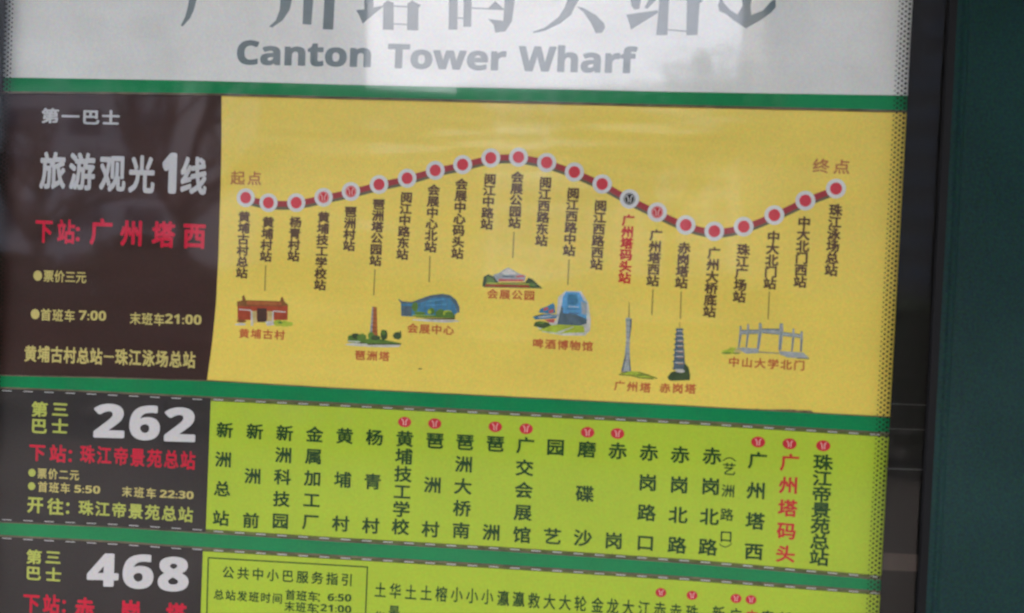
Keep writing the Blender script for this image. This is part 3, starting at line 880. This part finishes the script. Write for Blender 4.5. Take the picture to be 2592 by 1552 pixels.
# ------------------------------------------------------------ street the glass mirrors
gr = MB()
gr.face([(-400, -400, 0), (400, -400, 0), (400, 60, 0), (-400, 60, 0)], mat('asphalt', (.018, .017, .017), rough=.85, gscale=30, bscale=.3))
tag(gr.build('ground'), kind='structure')
gr = MB()
gr.face([(-60, -9, .004), (60, -9, .004), (60, 4, .004), (-60, 4, .004)], mat('paving', (.025, .022, .021), rough=.8, gscale=20, bscale=1.2, blotch=.15))
tag(gr.build('pavement'), kind='structure')


def tower(label, pxl, pxr, pyt, dist, col, floors, bays):
    a_, b_ = mirrored(pxl, 300, dist), mirrored(pxr, 300, dist)
    ztop = mirrored((pxl + pxr) / 2, pyt, dist).z
    yy = (a_.y + b_.y) / 2
    wall = mat('facade', col, rough=.8, gscale=4, bscale=.2)
    gls = mat('window_glass', (.17, .18, .20), rough=.25, gscale=4)
    o = thing('apartment_building', label, 'building', ((a_.x + b_.x) / 2, yy, 0))
    mb = MB(); mb.box((a_.x, yy - 14, 0), (b_.x, yy, ztop), wall); mb.build('wall', o)
    W = b_.x - a_.x
    me0 = None
    fh = ztop / floors
    for fl in range(floors):
        for k in range(bays):
            cx = a_.x + W * (k + .5) / bays
            z = fh * (fl + .35)
            if me0 is None:
                mb = MB(); mb.box((-W / bays * .3, 0, 0), (W / bays * .3, .12, fh * .5), gls)
                w0 = mb.build('window', o); me0 = w0.data
            else:
                w0 = bpy.data.objects.new('window', me0); C.objects.link(w0); w0.parent = o
            w0['world'] = 1
            w0.location = (cx, yy, z)


tower('tall grey apartment block mirrored at the left of the glass', -1500, 640, -900, 70, (.76, .71, .66), 12, 9)
tower('narrow white tower block mirrored beside the tall grey one', 600, 850, -900, 100, (.80, .78, .76), 16, 3)
tower('lower tan apartment block mirrored beside the white tower', 640, 1212, 225, 85, (.22, .21, .20), 8, 5)
tower('wide pale far apartment block mirrored in the gap between the others', 1150, 2000, 226, 140, (.90, .89, .87), 10, 14)
tower('broad brown apartment block mirrored at the right of the glass', 1925, 3600, 190, 70, (.13, .12, .11), 8, 9)
tower('slim tall cream tower mirrored above the broad brown block', 1925, 2190, -700, 95, (.55, .53, .50), 16, 4)
tower('tall dark tower block mirrored over the black border at the right', 2190, 3900, -700, 110, (.14, .13, .13), 16, 8)


def limb(mb, a_, b_, r0, r1, m, n=6):
    d = (b_ - a_).normalized()
    u = d.orthogonal().normalized(); v = d.cross(u)
    A = [a_ + (u * math.cos(2 * math.pi * i / n) + v * math.sin(2 * math.pi * i / n)) * r0 for i in range(n)]
    B = [b_ + (u * math.cos(2 * math.pi * i / n) + v * math.sin(2 * math.pi * i / n)) * r1 for i in range(n)]
    mb.raw([tuple(p) for p in A + B], [(i, (i + 1) % n, n + (i + 1) % n, n + i) for i in range(n)], m)


bark = mat('bark', (.05, .04, .035), rough=.9, gscale=40)
leafm = mat('leaves', (.05, .08, .03), rough=.6, gscale=20)


def branch(mb, p, d, L, r, depth, tips):
    q_ = p + d * L
    limb(mb, p, q_, r, r * .7, bark)
    if depth == 0:
        tips.append(q_); return
    for _ in range(3 if depth > 1 else 2):
        nd = (d + Vector((random.uniform(-1, 1), random.uniform(-1, 1), random.uniform(-.25, .9))) * .75).normalized()
        branch(mb, p + d * L * random.uniform(.6, 1), nd, L * random.uniform(.62, .85), r * .6, depth - 1, tips)


def tree(label, px, pyb, dist, hgt, leaves, seed, spread):
    random.seed(seed)
    base = mirrored(px, pyb, dist)
    o = thing('street_tree', label, 'tree', (base.x, base.y, 0))
    mb = MB(); tips = []
    t0 = Vector((base.x, base.y, 0)); t1 = Vector((base.x + .1, base.y, hgt))
    limb(mb, t0, t1, .085 if not leaves else .12, .06, bark, 10)
    for k in range(6):
        an = 2 * math.pi * k / 6 + random.uniform(-.3, .3)
        branch(mb, t0.lerp(t1, random.uniform(.8, 1)), Vector((math.cos(an), math.sin(an), random.uniform(.5, 1.4))).normalized(), spread * .4, (.05 if not leaves else .05), 3, tips)
    mb.build('trunk', o)
    if leaves:
        mb = MB()
        per = leaves // len(tips)
        for tp_ in tips:
            for _ in range(per):
                c_ = tp_ + Vector((random.gauss(0, .26), random.gauss(0, .26), random.gauss(0, .2)))
                u = Vector((random.gauss(0, 1), random.gauss(0, 1), random.gauss(0, 1))).normalized()
                v = u.orthogonal().normalized()
                s_ = random.uniform(.04, .08)
                mb.face([c_ - u * s_, c_ + v * s_ * .5, c_ + u * s_, c_ - v * s_ * .5], leafm)
        mb.build('crown', o)


tree('bare branched street tree mirrored over the maroon panel', 445, 500, 7.5, 2.3, 0, 3, 1.9)
random.seed(31)
ha, hb = mirrored(-200, 700, 9.5), mirrored(2700, 700, 9.5)
hm = MB()
hx0, hx1, hy = min(ha.x, hb.x), max(ha.x, hb.x), (ha.y + hb.y) / 2
dome = mirrored(400, 700, 9.5).x
for _ in range(26000):
    x = random.uniform(hx0, hx1)
    top = 1.58 + .09 * math.sin(x * 1.7) + .06 * math.sin(x * 4.3 + 1) + .38 * math.exp(-((x - dome) / .42) ** 2)
    c_ = Vector((x, hy + random.uniform(-.35, .35), random.random() ** .6 * top))
    u = Vector((random.gauss(0, 1), random.gauss(0, 1), random.gauss(0, 1))).normalized(); v = u.orthogonal().normalized()
    s_ = random.uniform(.05, .09)
    hm.face([c_ - u * s_, c_ + v * s_ * .6, c_ + u * s_, c_ - v * s_ * .6], leafm)
hd_ = hm.build('hedge')
tag(hd_, 'dark clipped hedge mirrored low in the glass across the street', 'hedge')
tree('thin bare tree mirrored near the left edge of the maroon panel', 90, 500, 10.0, 1.9, 0, 8, 1.7)
tree('leafy street tree mirrored over the yellow sheet', 1700, 330, 11.0, 2.6, 5200, 5, 1.9)
reparent_all()
for o in C.objects:
    if o.parent is None and o.get('category') == 'timetable': o['group'] = 'route sheets held in the case'
    if o.parent is None and o.get('category') == 'tree': o['group'] = 'street trees mirrored in the glass'
    if o.parent is None and o.get('category') == 'building': o['group'] = 'apartment blocks mirrored in the glass'
for o in C.objects:
    if 'world' in o: del o['world']
print('triangles', sum(len(o.data.loop_triangles) or len(o.data.polygons) for o in C.objects if o.type == 'MESH'))
